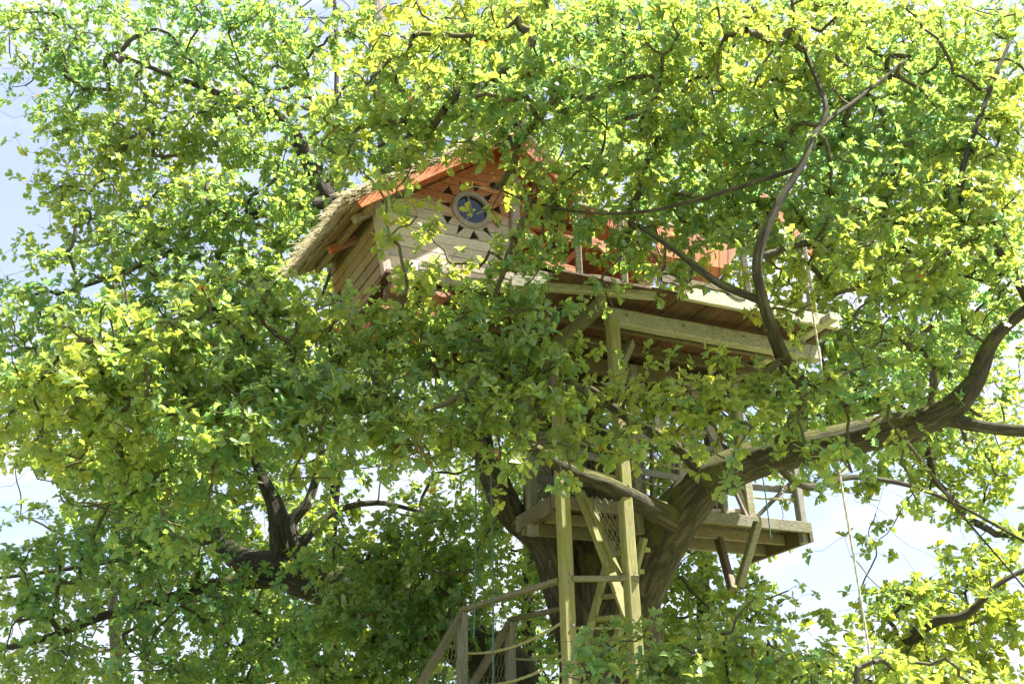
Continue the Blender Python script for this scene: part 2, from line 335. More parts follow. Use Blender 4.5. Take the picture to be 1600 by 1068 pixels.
while w0 < 2.15:
    w1 = w0+BH-.011; ul0, ul1 = u_left(w0), u_left(w1); ur = 1.63; y = random.uniform(-.004, .004)
    ur0 = min(ur, RU+(RW-.03-w0)/SL); ur1 = min(ur, RU+(RW-.03-w1)/SL)
    if ur1-ul1 < .05: break
    splits = [0, 1] if row % 3 else [0, random.uniform(.35, .65), 1]
    for a, b in zip(splits[:-1], splits[1:]):
        lerp = lambda p, q, t: p+(q-p)*t
        e = .002 if b < 1 else 0
        q = [H(lerp(ul0, ur0, a), y, w0), H(lerp(ul0, ur0, b)-e, y, w0), H(lerp(ul1, ur1, b)-e, y-.001, w1), H(lerp(ul1, ur1, a), y-.001, w1)]
        o = prism('plank', q, V1*.03, M_front, front)
        if WW-.55 < w1 and w0 < WW+.55: carve(o)
    w0 += BH; row += 1
bpy.data.objects.remove(cobj)
# -- round window
win = empty('round_window', H(WU, 0, WW), parent=house)
def ring(u, v, w, r0, r1, th, n=32):
    V = []; Fc = []
    for k in range(n):
        a = k/n*2*math.pi; c, s = math.cos(a), math.sin(a)
        V += [H(u+r0*c, v, w+r0*s), H(u+r1*c, v+.006, w+r1*s), H(u+r1*c, v+th, w+r1*s), H(u+r0*c, v+th, w+r0*s)]
    for k in range(n):
        for j in range(4): a, b = k*4+j, k*4+(j+1) % 4; a2, b2 = ((k+1) % n)*4+j, ((k+1) % n)*4+(j+1) % 4; Fc.append((a, b, b2, a2))
    return V, Fc
obj('window_frame', *ring(WU, -.035, WW, WR-.03, WR+.03, .055), M_post, win)
prism('pane_back', [H(WU+(WR+.3)*math.cos(a), .03, WW+(WR+.3)*math.sin(a)) for a in np.linspace(0, 2*math.pi, 28, endpoint=False)], V1*.012, M_dark, win)  # dark disc paints the room's shade behind pane and ray cut-outs
prism('pane', [H(WU+(WR-.01)*math.cos(a), .012, WW+(WR-.01)*math.sin(a)) for a in np.linspace(0, 2*math.pi, 28, endpoint=False)], V1*.008, M_glass, win)
P, R = smooth_path([H(WU-.10, -.02, WW-WR+.02), H(WU-.035, -.02, WW-.08), H(WU-.02, -.02, WW+.06), H(WU-.07, -.02, WW+WR-.01)], [.008]*4)
obj('vine_bar', *tube_g(P, R, 6), M_post, win, True)
# -- side wall leaning out, running back from the corner
def SW(v, w): return H(.03-.18*w-.07*v, v+.02, w)
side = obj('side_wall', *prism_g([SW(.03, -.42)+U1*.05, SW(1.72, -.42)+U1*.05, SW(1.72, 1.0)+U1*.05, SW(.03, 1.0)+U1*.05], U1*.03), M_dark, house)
w0 = -.45
while w0 < 1.0:
    w1 = min(w0+.134, 1.04); y = random.uniform(-.004, .004)
    hole = (1.5, 1.68) if .3 < w0 < .6 else None
    for a, b in ([(.03, hole[0]), (hole[1], 1.75)] if hole else [(.03, 1.75)]):
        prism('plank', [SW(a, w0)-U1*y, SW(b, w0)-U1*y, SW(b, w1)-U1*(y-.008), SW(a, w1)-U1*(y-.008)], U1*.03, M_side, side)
    w0 += .15
beam('corner_post', H(.04, -.03, -.12), H(-.16, -.03, 1.02), .11, .10, M_post, house, up=V1)
beam('corner_post', H(1.69, -.05, -.12), H(1.69, -.05, 2.02), .11, .09, M_post, house, up=V1)
# -- recessed right half of the gable
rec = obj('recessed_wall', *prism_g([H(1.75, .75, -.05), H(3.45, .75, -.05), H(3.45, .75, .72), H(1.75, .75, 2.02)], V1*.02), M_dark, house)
w0 = -.05
while w0 < 1.9:
    w1 = w0+.145; u1_ = min(3.45, RU+(RW-.06-w1)/SL)
    if u1_ > 1.85:
        segs = [(1.76, u1_)] if not (.55 < w0 < 1.15) else [(1.76, 2.15), (2.75, u1_)]
        for a, b in segs:
            if b-a > .04: prism('plank', [H(a, .70, w0), H(b, .70, w0), H(b, .694, w1), H(a, .694, w1)], V1*.03, M_orange, rec)
    w0 += .15
# wall between flush and recessed halves
ret = obj('return_wall', *prism_g([H(1.70, .03, -.05), H(1.70, .72, -.05), H(1.70, .72, 1.98), H(1.70, .03, 1.98)], U1*.03), M_orange, house)
# gable brace; flat near-black ovals paint the shade of holes
gb = bmesh.new()
br = beam('gable_brace', H(1.80, -.02, .85), H(1.80, -.02, 1.93), .20, .035, M_orange, house, up=V1)
for w, r in ((1.62, .045), (1.38, .03)):
    P_ = [H(1.80+r*.7*math.cos(a), -.042, w+r*1.5*math.sin(a)) for a in np.linspace(0, 2*math.pi, 14, endpoint=False)]
    prism('oval_shade_plate', P_, V1*.003, M_dark, br)
beam('gable_beam', H(1.72, -.02, 1.18), H(2.9, -.02, 1.12), .07, .12, M_orange, house)
for a, b in (((1.85, 1.12), (2.4, .72)), ((2.4, .72), (2.75, 1.1))): beam('gable_strut', H(a[0], 0, a[1]), H(b[0], 0, b[1]), .05, .07, M_orange, house)
# -- roof
roof = empty('roof', H(RU, 0, RW), parent=house)
VF, VB = -.42, 1.62
def RL(t, v): # left slope: t 0 eave, 1 ridge; eave runs out a little towards the back
    ue = -.47-.13*max(0, v+.4); return H(ue+(RU-ue)*t, v, EW+(RW-EW)*t)
def RR(t, v): return H(3.5+(RU-3.5)*t, v, EW+(RW-EW)*t)
nL = nrm(np.array(-SL*U1 + Z1)); nR = nrm(np.array(SL*U1+Z1))
for Rf, n_, mt in ((RL, nL, M_soffit), (RR, nR, M_orange)):
    K = 15
    for k in range(K):
        a, b = k/K+.001, (k+1)/K-.002
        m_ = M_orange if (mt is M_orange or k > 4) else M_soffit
        prism('soffit_board', [Rf(a, VF), Rf(b, VF), Rf(b, VB), Rf(a, VB)], n_*.022, m_, roof)
for Rf, n_ in ((RL, nL), (RR, nR)):
    o = beam('verge_board', Rf(-.01, VF-.02)-n_*.03, Rf(1, VF-.02)-n_*.03, .028, .12, M_orange, roof, up=n_)
beam('ridge_beam', H(RU, VF+.05, RW-.13), H(RU, VB-.05, RW-.13), .09, .14, M_orange, roof)
beam('purlin', RL(.10, VF+.06)-Z1*.06, RL(.10, VB-.1)-Z1*.06, .07, .08, M_soffit, roof)
beam('purlin', RR(.13, VF+.02)-Z1*.07, RR(.13, VB-.1)-Z1*.07, .07, .08, M_soffit, roof)
beam('rafter_tail', RL(.03, .78)-nL*.07, RL(.30, .78)-nL*.07, .09, .10, M_red, roof)
beam('rafter_tail', RL(.03, -.02)-nL*.06, RL(.26, -.02)-nL*.06, .10, .09, M_post, roof)
# thatch: a thick coat with ragged reed ends along eaves and verges
th = MB()
for Rf, n_ in ((RL, nL), (RR, nR)):
    g, V = 14, []
    for lay in (.026, .15):
        for i in range(g+1):
            for j in range(5):
                t, v = -.02+1.02*i/g, VF-.02+(VB-VF+.04)*j/4
                V.append(Rf(t, v)+n_*(lay*(1 if lay < .1 else .75+.3*random.random())))
    q = (g+1)*5; Fc = []
    for s in (0, 1):
        for i in range(g):
            for j in range(4): a = s*q+i*5+j; Fc.append((a, a+1, a+6, a+5))
    for i in range(g):
        for j in (0, 4): a = i*5+j; Fc.append((a, a+5, q+a+5, q+a))
    for j in range(4): Fc.append((j, j+1, q+j+1, q+j)); a = g*5+j; Fc.append((a, a+1, q+a+1, q+a))
    th.add(V, Fc)
thatch = th.build('thatch', M_thatch, roof, True)
RP = []; RQ = []; RR_ = []
def reed(p, d, ln):
    d = nrm(d); m_ = p+d*ln*.55+rng.normal(0, .008, 3); q = p+d*ln-Z1*.05*random.random()*ln*3+rng.normal(0, .012, 3)
    r = random.uniform(.0025, .0062); ln *= random.choice((.5, .8, 1, 1, 1.5)); RP.append(p); RQ.append(m_); RR_.append((r, r*.9)); RP.append(m_); RQ.append(q); RR_.append((r*.9, r*.35))
for Rf, n_, sg in ((RL, nL, -1), (RR, nR, 1)):
    for k in range(1500):      # eave fringe
        v = random.uniform(VF-.05, VB); t = random.uniform(-.01, .16); dn = Rf(0, v)-Rf(1, v)
        reed(Rf(t, v)+n_*random.uniform(.03, .15), nrm(dn)+rng.normal(0, .14, 3)-V1*.25*(v < .2), random.uniform(.10, .34))
    for k in range(1300):      # verge fringe
        t = random.random()*1.02; dn = nrm(Rf(0, 0)-Rf(1, 0))
        reed(Rf(t, VF+random.uniform(0, .14))+n_*random.uniform(.03, .15), dn*.9-V1*random.uniform(.1, .75)+rng.normal(0, .12, 3), random.uniform(.1, .3))
    for k in range(700):       # loose reeds on the face
        t, v = random.random(), random.uniform(VF, VB); dn = nrm(Rf(0, v)-Rf(1, v))
        reed(Rf(t, v)+n_*.15, dn+rng.normal(0, .1, 3)+n_*.05, random.uniform(.15, .4))
def tubes_np(P0, P1, R0, R1, n=3):
    P0, P1 = np.asarray(P0), np.asarray(P1); R0 = np.asarray(R0)[:, None]; R1 = np.asarray(R1)[:, None]
    d = P1-P0; d /= np.linalg.norm(d, axis=1)[:, None]+1e-9
    a = np.cross(d, np.array([.31, .22, .92])); a /= np.linalg.norm(a, axis=1)[:, None]+1e-9; b = np.cross(d, a)
    m = len(P0); V = np.zeros((m, 2*n, 3))
    for i in range(n):
        c, s = math.cos(i/n*6.2832), math.sin(i/n*6.2832)
        V[:, i] = P0+(a*c+b*s)*R0; V[:, n+i] = P1+(a*c+b*s)*R1
    base = (np.arange(m)*2*n)[:, None]
    Fq = np.concatenate([base+np.array([i, (i+1) % n, n+(i+1) % n, n+i]) for i in range(n)])
    return V.reshape(-1, 3), Fq
RR_ = np.array(RR_)
v_, f_ = tubes_np(RP, RQ, RR_[:, 0], RR_[:, 1]); o = link('reed_fringe', mesh_np('reed_fringe', v_-HA, f_, True), M_reed, thatch, HA); o['kind'] = 'stuff'
# -- deck under the house: boards, joists, rim timbers
deck = empty('upper_deck', H(2, 0, -.1), parent=house)
u_ = -.12
while u_ < 5.75:
    v0 = -.46 if u_ < 1.6 else -1.18
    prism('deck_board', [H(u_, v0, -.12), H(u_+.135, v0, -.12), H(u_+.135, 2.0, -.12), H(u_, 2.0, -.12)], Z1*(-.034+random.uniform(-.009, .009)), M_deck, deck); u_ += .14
for v in (-.3, .25, .8, 1.4, 1.9): beam('joist', H(-.02, v, -.24), H(5.7, v, -.24), .07, .15, M_darkwood, deck)
beam('rim_timber', H(3.35, -1.21, -.14), H(5.68, -1.21, -.14), .06, .17, M_beam, deck, seg=6, warp=.004)
beam('rim_timber', H(1.30, -.74, -.155), H(3.02, -1.10, -.155), .10, .15, M_beam, deck, seg=5, warp=.004)
beam('main_beam', H(2.55, -.72, -.36), H(5.72, -.72, -.36), .13, .21, M_beam, deck, seg=8, warp=.004)
beam('main_beam', H(-.1, .55, -.42), H(5.7, .55, -.42), .13, .20, M_darkwood, deck)
beam('cross_beam', H(5.45, -1.42, -.165), H(5.45, 1.9, -.165), .14, .10, M_beam, deck)
beam('cross_beam', H(2.35, -1.0, -.36), H(2.35, 1.9, -.36), .12, .17, M_timber, deck)
beam('rim_timber', H(-.05, -.42, -.15), H(1.35, -.62, -.15), .06, .13, M_post, deck)
# wavy live-edge boards along the ledge
def live_edge(a, b, v0, v1, w, hgt, n=22):
    top = []; bot = []
    for k in range(n+1):
        t = k/n; u = a+(b-a)*t; v = v0+(v1-v0)*t
        top.append(H(u, v, w+.02*math.sin(t*9+1))); bot.append(H(u, v, w-hgt*(.75+.28*math.sin(t*(b-a)*7)+.15*math.sin(t*(b-a)*17+2))))
    return top+bot[::-1]
prism('live_edge_board', live_edge(1.35, 2.6, -.80, -1.02, .01, .10), V1*.04, M_timber, deck)
prism('live_edge_board', live_edge(3.05, 4.25, -1.25, -1.25, .06, .13), V1*.04, M_darkwood, deck)
prism('live_edge_board', live_edge(.25, 1.35, -.52, -.72, -.0, .09), V1*.04, M_post, deck)
def pxV(pts, v): return [H(*(lambda q: (q[0], v, q[2]))(onV(x, y, v))) for x, y in pts]
prism('scalloped_bracket', pxV([(576, 494), (590, 486), (592, 472), (600, 463), (601, 450), (611, 438), (624, 431), (648, 428), (652, 492)], -.40), V1*.05, M_darkwood, deck)
for (x, y, r) in ((627, 447, .105), (605, 480, .11), (690, 455, .10), (668, 488, .10)):
    u, _, w = onV(x, y, -.5)
    prof = [(u+r*math.cos(a)*1.1, w+r*math.sin(a)*.85) for a in np.linspace(math.pi, 2*math.pi, 10)]
    prism('log_end', [H(p, -.53, q) for p, q in prof], V1*.9, M_red, deck)
# -- veranda: upright orange boards with a rounded foot, right-hand roof edge, rails
ver = empty('veranda_front', H(4.4, -.85, .6), parent=house)
for k in range(9):
    x0, x1 = 1026+k*14, 1026+(k+1)*14-1.2; c = (x0-1030)/112*2-1; c1 = (x1-1030)/112*2-1
    yb = lambda c: 372 + 72*math.sqrt(max(.05, 1-min(1, abs(c*.93))**2.4)) + 5*c
    prism('upright_board', pxV([(x0, 352+.17*(x0-1030)), (x1, 352+.17*(x1-1030)), (x1, yb(c1)), (x0, yb(c))], -.85), V1*.03, M_orangeV, ver)
pv = onV(1225, 340, -.5); pq = onV(1272, 398, -.5)
beam('sloping_fascia', H(pv[0]-.35, -.5, pv[2]+.30), H(pq[0], -.5, pq[2]), .04, .15, M_orange, ver, up=(0, 0, 1))
for (p, q) in (((880, 372), (1000, 392)), ((905, 352), (948, 395)), ((830, 402), (905, 425))):
    a, b = onV(*p, -.6), onV(*q, -.6); beam('rail_board', H(a[0], -.6, a[2]), H(b[0], -.6, b[2]), .04, .09, M_orange, ver)
for x in (905, 975, 1165): a = onV(x, 425, -1.0); beam('baluster_post', H(a[0], -1.0, -.1), H(a[0], -1.0, .95), .08, .08, M_timber, ver)
a, b = onV(905, 345, -1.0), onV(1165, 400, -1.0); beam('veranda_rail', H(a[0], -1.0, .95), H(b[0], -1.0, .95), .07, .05, M_timber, ver)
beam('roof_post', H(5.5, -1.0, -.1), H(5.5, -1.0, 1.25), .09, .09, M_timber, ver)
# -- tall posts carrying the deck
posts = empty('support_frame', (.9, 10.7, 0), parent=house)
def vpost(x, y, z0, z1, s, mt, par, name='post'): return beam(name, (x, y, z0), (x, y, z1), s, s, mt, par, up=V1, seg=8, warp=.004)
vpost(.52, 10.70, 0, 6.35, .135, M_green, posts); vpost(1.20, 10.67, 0, 6.82, .135, M_green, posts)
vpost(2.95, 12.35, 4.83, 6.78, .13, M_timber, posts); vpost(2.62, 12.7, 4.80, 6.8, .12, M_deck2, posts); vpost(1.55, 12.0, 4.5, 6.8, .12, M_grey, posts)
beam('knee_brace', (1.2, 10.70, 6.1), H(3.1, -.35, -.46), .08, .11, M_timber, posts)
# ================================================================== LOWER PLATFORM
low = empty('lower_platform', LP(1.8, .5, 0), 'small weathered plank platform with rope rails around the oak trunk below the treehouse', 'platform')
u_ = 0.0
while u_ < 3.6:
    prism('deck_plank', [LP(u_, .03, 0), LP(u_+.125, .03, 0), LP(u_+.125, 1.35, 0), LP(u_, 1.35, 0)], Z1*(-.035+random.uniform(-.004, .003)), M_deck2, low); u_ += .14
beam('rim_board', LP(-.05, 0, -.075), LP(1.15, 0, -.075), .045, .15, M_deck2, low)
beam('rim_board', LP(1.15, 0.02, -.075), LP(3.62, .02, -.075), .045, .14, M_timber, low)
beam('rim_board', LP(-.04, .02, -.10), LP(-.04, 1.0, -.10), .045, .19, M_deck2, low)
beam('rim_board', LP(3.60, .0, -.14), LP(3.60, 1.4, -.14), .05, .24, M_darkwood, low)
beam('joist', LP(0, .95, -.16), LP(3.6, .95, -.16), .06, .15, M_deck2, low); beam('joist', LP(0.1, .5, -.13), LP(3.55, .5, -.13), .06, .13, M_deck2, low)
prism('corner_board', [LP(-.06, .0, -.0), LP(.1, -.02, .0), LP(.10, -.02, -.12), LP(-.05, .80, -.24), LP(-.06, .95, -.16)], U1*.03+V1*.01, M_deck2, low)
lx = hz(832, 808, 4.72); beam('platform_post', (lx[0], lx[1], 4.5), (lx[0], lx[1], 6.35), .115, .115, M_grey, low, up=V1)
r0 = LP(3.56, .10, 0); beam('platform_post', r0-Z1*.26, r0+Z1*.95, .105, .105, M_grey, low, up=V1)
m0 = LP(1.12, .06, 0); beam('platform_post', m0-Z1*.35, m0+Z1*.95, .10, .10, M_rail, low, up=V1); m1 = LP(2.45, .2, 0); beam('platform_post', m1-Z1*.02, m1+Z1*.9, .09, .09, M_rail, low, up=V1)
beam('platform_post', LP(.2, 1.2, -.1), LP(.2, 1.2, 1.4), .1, .1, M_rail, low, up=V1)
for z in (.32, .62, .88):
    rope('rail_rope', sag((.52, 10.72, 4.82+z), m0+Z1*z, .05), .016, M_rope, low); rope('rail_rope', sag(m0+Z1*z, m1+Z1*z*.95, .06), .016, M_rope, low); rope('rail_rope', sag(m1+Z1*z, r0+Z1*z, .03), .016, M_rope, low)
for a_, b_, z in ((m0, m1, .45), (m0, m1, .9), (m1, r0, .45)): beam('rail_board', a_+Z1*z+V1*.06, b_+Z1*z+V1*.06, .03, .085, M_grey, low, seg=3, warp=.006)
for t in (.2, .5, .8): beam('rail_slat', m0+(m1-m0)*t+V1*.09+Z1*.02, m0+(m1-m0)*(t+.06)+V1*.09+Z1*.95, .03, .07, M_rail, low, up=V1)
beam('rail_board', (.56, 10.86, 5.3), m0+Z1*.5+V1*.1, .03, .09, M_grey, low, seg=3, warp=.006); beam('rail_board', LP(-.02, .95, .5), LP(1.2, 1.1, .55), .03, .09, M_grey, low); beam('rail_board', LP(-.02, .95, 1.1), LP(1.2, 1.1, 1.1), .03, .09, M_rail, low)
beam('cross_brace', LP(.1, .98, .1), LP(1.1, 1.12, 1.2), .03, .08, M_rail, low); beam('cross_brace', m0+V1*.5+Z1*.1, m0+V1*.9+U1*.9+Z1*1.9, .05, .09, M_timber, low)
vb = at(1152, 908, 12.05)
beam('brace', vb+U1*.02-Z1*.05, at(1184, 815, 11.9), .085, .10, M_timber, low, up=V1); beam('brace', vb+V1*.1-U1*.01-Z1*.08, at(1122, 838, 12.6), .085, .10, M_darkwood, low, up=V1)
beam('brace', at(1040, 860, 11.9), at(1075, 795, 11.6), .07, .09, M_timber, low, up=V1)
beam('rail_brace', LP(2.9, .2, .02), r0+Z1*.6, .035, .05, M_darkwood, low)
# ================================================================== LANDING, STAIR AND LADDERS
land = empty('stair_landing', (0, 11.8, 2.75), 'narrow stair landing with wooden handrails and rope sides at foot of the ladder', 'landing')
P1, P2, P3, P4 = np.array((.52, 10.7, 0)), np.array((1.2, 10.67, 0)), np.array((-.68, 12.36, 0)), np.array((-.11, 13.14, 0))
PE = np.array((.62, 12.45, 0))
zr = 3.78
k = 0
for k in range(13):
    t0, t1 = k/13+.003, (k+1)/13-.003; a0, b0 = P3+(P1-P3)*t0, P4+(P2+V1*.2-P4)*t0; a1, b1 = P3+(P1-P3)*t1, P4+(P2+V1*.2-P4)*t1
    prism('landing_board', [a0+Z1*2.7, b0+Z1*2.7, b1+Z1*2.7, a1+Z1*2.7], Z1*.035, M_deck2, land)
for p in (P3, P4): vpost(p[0], p[1], 0, zr-.03, .115, M_grey, land, 'rail_post')
def hrail(p, q, w=.10, h=.045): beam('handrail', p, q, w, h, M_rail, land, seg=4, warp=.004)
hrail(P3+Z1*zr, P1+Z1*(zr-.0)-nrm(P1-P3)*.05-U1*.03, .10, .05); hrail(P4+Z1*zr, PE+Z1*(zr+.02), .10, .05); hrail(P1+Z1*zr+U1*.05-V1*.06, P2+Z1*(zr-.02)+U1*.06-V1*.085, .06, .06)
SD = np.array((-.43, -.86, 0)); s3 = np.array((-1.11, 11.5, 2.84))-np.array((-.68, 12.36, 3.78)); s4 = np.array((-.58, 12.3, 2.91))-np.array((-.11, 13.14, 3.78))
for p, s in ((P3, s3), (P4, s4)):
    e = p+Z1*(zr-.04)+s*3.2
    beam('stair_handrail', p+Z1*(zr-.04), e, .06, .10, M_rail, land); beam('stair_stringer', p+Z1*2.70, e-Z1*1.05, .05, .2, M_rail, land)
for k in range(1, 13):
    t = k*.26; a, b = P3+Z1*2.68+s3*t, P4+Z1*2.68+s4*t; d = nrm(b-a)
    beam('stair_tread', a+Z1*.02, b+Z1*.02, .22, .04, M_deck2, land)
for z, sg in ((.50, .10), (.86, .10)):
    rope('side_rope', sag(P3+Z1*(zr-z)+U1*.03, P1+Z1*(zr-z+.06)-V1*.02-U1*.06, sg), .017, M_rope, land)
    rope('side_rope', sag(P4+Z1*(zr-z+.03), PE+Z1*(zr-z+.03), sg*.6), .017, M_rope, land)
    rope('side_rope', sag(P1+Z1*(zr-z)+U1*.07-V1*.03, P2+Z1*(zr-z)-U1*.04-V1*.06, .02), .017, M_rope, land)
net = empty('rope_net', at(955, 830, 10.95), 'coarse knotted rope net hung between the brace and the green post', 'net')
def netting(name, A, B, C, D, nu, nv, r, par, sagk=.03):
    """rope mesh with hexagon-like cells; A-B top, D-C bottom"""
    A, B, C, D = map(np.asarray, (A, B, C, D)); g = np.zeros((nv+1, nu+1, 3)); no_ = nrm(np.cross(B-A, D-A))
    for j in range(nv+1):
        for i in range(nu+1):
            s, t = i/nu, j/nv; s2 = s
            if 0 < i < nu: s2 += (.22/nu)*(1 if (i+j) % 2 else -1)+random.uniform(-.1, .1)/nu
            t2 = t+(random.uniform(-.12, .12)/nv if 0 < j < nv else 0)
            g[j, i] = (A*(1-s2)+B*s2)*(1-t2)+(D*(1-s2)+C*s2)*t2+no_*sagk*math.sin(3.1*s)*math.sin(3.1*t)
    p0, p1 = [], []
    for j in range(nv+1):
        for i in range(nu+1):
            if j < nv: p0.append(g[j, i]); p1.append(g[j+1, i])
            if i < nu and (i+j) % 2: p0.append(g[j, i]); p1.append(g[j, i+1])
    v, f = tubes_np(p0, p1, np.full(len(p0), r), np.full(len(p0), r), 4); c = v.mean(0)
    o = link(name, mesh_np(name, v-c, f, True), M_net, par, c); o['kind'] = 'stuff'; return o
netting('net_mesh', at(925, 775, 10.85), at(976, 785, 10.8), at(984, 912, 10.75), at(970, 908, 10.75), 9, 15, .006, net)
netting('net_mesh', P3+Z1*3.6, P3+Z1*3.6+s3*1.4, P3+Z1*2.8+s3*1.4, P3+Z1*2.8, 16, 11, .004, net); netting('net_mesh', P4+Z1*3.6, P4+Z1*3.6+s4*1.4, P4+Z1*2.8+s4*1.4, P4+Z1*2.8, 16, 11, .004, net)
netting('net_mesh', LP(.25, 1.0, .95), LP(1.1, .9, .95), LP(1.1, .9, .05), LP(.25, 1.0, .05), 14, 13, .005, net)
brc = empty('diagonal_brace', at(950, 880, 10.8), 'pair of greenish diagonal timbers crossing from platform edge to the tall post', 'brace')
beam('brace_plank', at(906, 768, 10.98), at(990, 985, 10.78), .04, .125, M_green, brc, up=U1, seg=4, warp=.004); beam('brace_batten', at(919, 778, 10.9), at(972, 905, 10.76), .04, .055, M_green, brc, up=U1)
def ladder(label, l0, l1, r0, r1, n, mt, over=.06, wr=.05, hr=.075):
    e = empty('ladder', (np.asarray(l0)+r0)/2, label, 'ladder')
    up = nrm(np.cross(np.asarray(l1)-l0, np.asarray(r0)-l0))
    beam('ladder_rail', l0, l1, .06, .10, mt, e, up=nrm(np.asarray(r0)-l0)); beam('ladder_rail', r0, r1, .06, .10, mt, e, up=nrm(np.asarray(r0)-l0))
    for k in range(n):
        t = (k+.5)/n; a, b = l0+(l1-l0)*t, r0+(r1-r0)*t; d = nrm(b-a); off = up*.05
        beam('rung', a-d*over+off, b+d*over+off, hr, wr, mt, e, up=(0, 0, 1)); 
    return e
ladder('steep greenish ladder in front of the trunk rising from landing to lower platform', at(893, 1090, 12.1), at(958, 845, 11.75), at(940, 1085, 11.6), at(1006, 840, 11.3), 7, M_green)
ladder('pale ladder leaning across the lower platform up towards the treehouse deck', at(1095, 812, 12.1), at(1000, 600, 12.2), at(1172, 812, 12.3), at(1078, 600, 12.4), 7, M_post)
# ================================================================== ROPES AND SMALL THINGS
def hang(name, x, y0, y1, Y, r, mt, label, sway=.0):
    a = at(x, y0, Y); zb = a[2]
    b = np.array([a[0]+sway, a[1], a[2]-(y1-y0)/F*Y*1.16]); e = rope(name, sag(a, b, 0, 12)+np.sin(np.linspace(0, 3, 12))[:, None]*np.array([.012, .01, 0]), r, mt, None); e.parent = None
    return tag(e, label, 'rope')
hang('hanging_rope', 743, 700, 960, 11.2, .010, M_rope_teal, 'thin teal rope hanging farther from the tall green post, shorter of the pair', -.03)
hang('hanging_rope', 766, 700, 1020, 11.2, .011, M_rope_teal, 'thin teal rope hanging closer to the tall green post, longer of the pair', .0)
hang('hanging_rope', 1303, 690, 1030, 10.6, .014, M_rope_pale, 'long pale rope hanging from the big limb against the sky')
hang('hanging_rope', 1254, 400, 600, 10.2, .012, M_rope_pale, 'short pale rope hanging across the end of the upper deck')
hang('hanging_rope', 1190, 735, 832, 12.2, .009, M_rope_teal, 'thin teal cord hanging beside the end post of the lower platform')
sb = empty('rope_anchor', at(757, 712, 11.2), 'reddish brown board under the mossy bough holding two teal ropes', 'board')
beam('anchor_board', at(737, 706, 11.25), at(781, 710, 11.25), .10, .10, M_red, sb); beam('anchor_strap', at(757, 712, 11.25), at(757, 690, 11.2), .05, .05, M_darkwood, sb, up=V1)
ch = MB()
for k in range(13):
    c = at(1222+k*.15, 742+k*6.0, 11.9); n = 10; V = []
    a_ = U1 if k % 2 else V1
    P = [c+a_*.014*math.cos(t)+Z1*.024*math.sin(t) for t in np.linspace(0, 2*math.pi, 11)]
    ch.add(*tube_g(P, [.004]*11, 5, cap=False))
tag(ch.build('chain', M_metal, None, True), 'short steel chain hanging beside the end post of the lower platform', 'chain')

def bolt(c, par, r=.014):
    P = [c+U1*r*math.cos(t)+Z1*r*math.sin(t) for t in np.linspace(0, 2*math.pi, 6, endpoint=False)]; prism('bolt', P, -V1*.014, M_metal, par)
for x, y, par in ((.52, 10.70, posts), (1.20, 10.67, posts)):
    for z in (3.30, 3.74, 3.82, 4.70, 4.78, 5.4, 6.1): bolt(np.array((x+random.uniform(-.03, .03), y, z))-V1*.069, par)
for u in (.3, 1.0, 1.8, 2.6, 3.3): bolt(LP(u, -.024, -.08), low)
for u in (2.8, 3.6, 4.5, 5.4): bolt(H(u, -.79, -.34), deck, .018)
# ================================================================== TREES
def limb_mesh(name, P, R, mat, parent, n=14, lump=.07, sub=6, seed=0):
    P, R = smooth_path(P, R, sub); V, Fc = tube_g(P, R, n, lump, True, seed)
    c = V.mean(0); quads = np.array([f for f in Fc if len(f) == 4]); caps = [f for f in Fc if len(f) != 4]
    me = mesh_np(name, V-c, [quads, np.array(caps)], True)
    al = np.concatenate([[0], np.cumsum(np.linalg.norm(np.diff(P, axis=0), axis=1))]); m = len(P)
    uv = me.uv_layers.new(name='along'); d = np.zeros((len(me.loops), 2), np.float32)
    q = 0
    idx = np.arange((m-1)*n); i, j = idx//n, idx % n
    Rm = R[0]*6.28/ n
    cu = np.stack([np.stack([j, i], 1), np.stack([j+1, i], 1), np.stack([j+1, i+1], 1), np.stack([j, i+1], 1)], 1).reshape(-1, 2)
    d[:len(cu), 0] = cu[:, 0]*R.mean()*6.28/n; d[:len(cu), 1] = al[cu[:, 1]]
    uv.data.foreach_set('uv', d.ravel())
    return link(name, me, mat, parent, c), P, R
SEEDS = {}
def limb(tree, pts, ws, mat, n=14, lump=.07, name='limb', ground=False, par=None):
    """pts (x, y, Y) on sight lines with the width in photo pixels there"""
    P = [at(*p) for p in pts]; R = [w*.5*p[2]/F/math.cos(TH)*1.0 for w, p in zip(ws, pts)]
    if ground:
        a = P[0].copy(); b = a.copy(); b[2] = -.1; P = [b, a+(b-a)*.85, a+(b-a)*.55]+P; R = [R[0]*1.75, R[0]*1.25, R[0]*1.06]+R
    o, p, r = limb_mesh(name, P, R, mat, par or tree, n, lump, seed=len(WL))
    SEEDS.setdefault(tree.name, []).append((p, r)); return o
def grow(seeds, pts, pen=.4):
    """join points to the nearest wood, favouring short ways back to it"""
    S = len(seeds); n = len(pts); A = np.vstack([seeds, pts]); par = np.full(S+n, -1); pl = np.zeros(S+n)
    cost = np.full(n, 1e9); cp = np.zeros(n, int)
    for s in range(0, S, 64):
        dd = np.linalg.norm(pts[:, None]-seeds[None, s:s+64], axis=2); k = dd.argmin(1); mn = dd[np.arange(n), k]; w = mn < cost; cost[w] = mn[w]; cp[w] = k[w]+s
    done = np.zeros(n, bool); order = []
    for _ in range(n):
        c = np.where(done, 1e9, cost); i = int(c.argmin()); done[i] = True; g = S+i; par[g] = cp[i]; order.append(g)
        pl[g] = pl[cp[i]]+np.linalg.norm(A[g]-A[cp[i]])
        d = np.linalg.norm(pts-pts[i], axis=1)+pen*pl[g]*.12+ (.0); 
        w = (d < cost) & ~done; cost[w] = d[w]; cp[w] = g
    return A, par, order
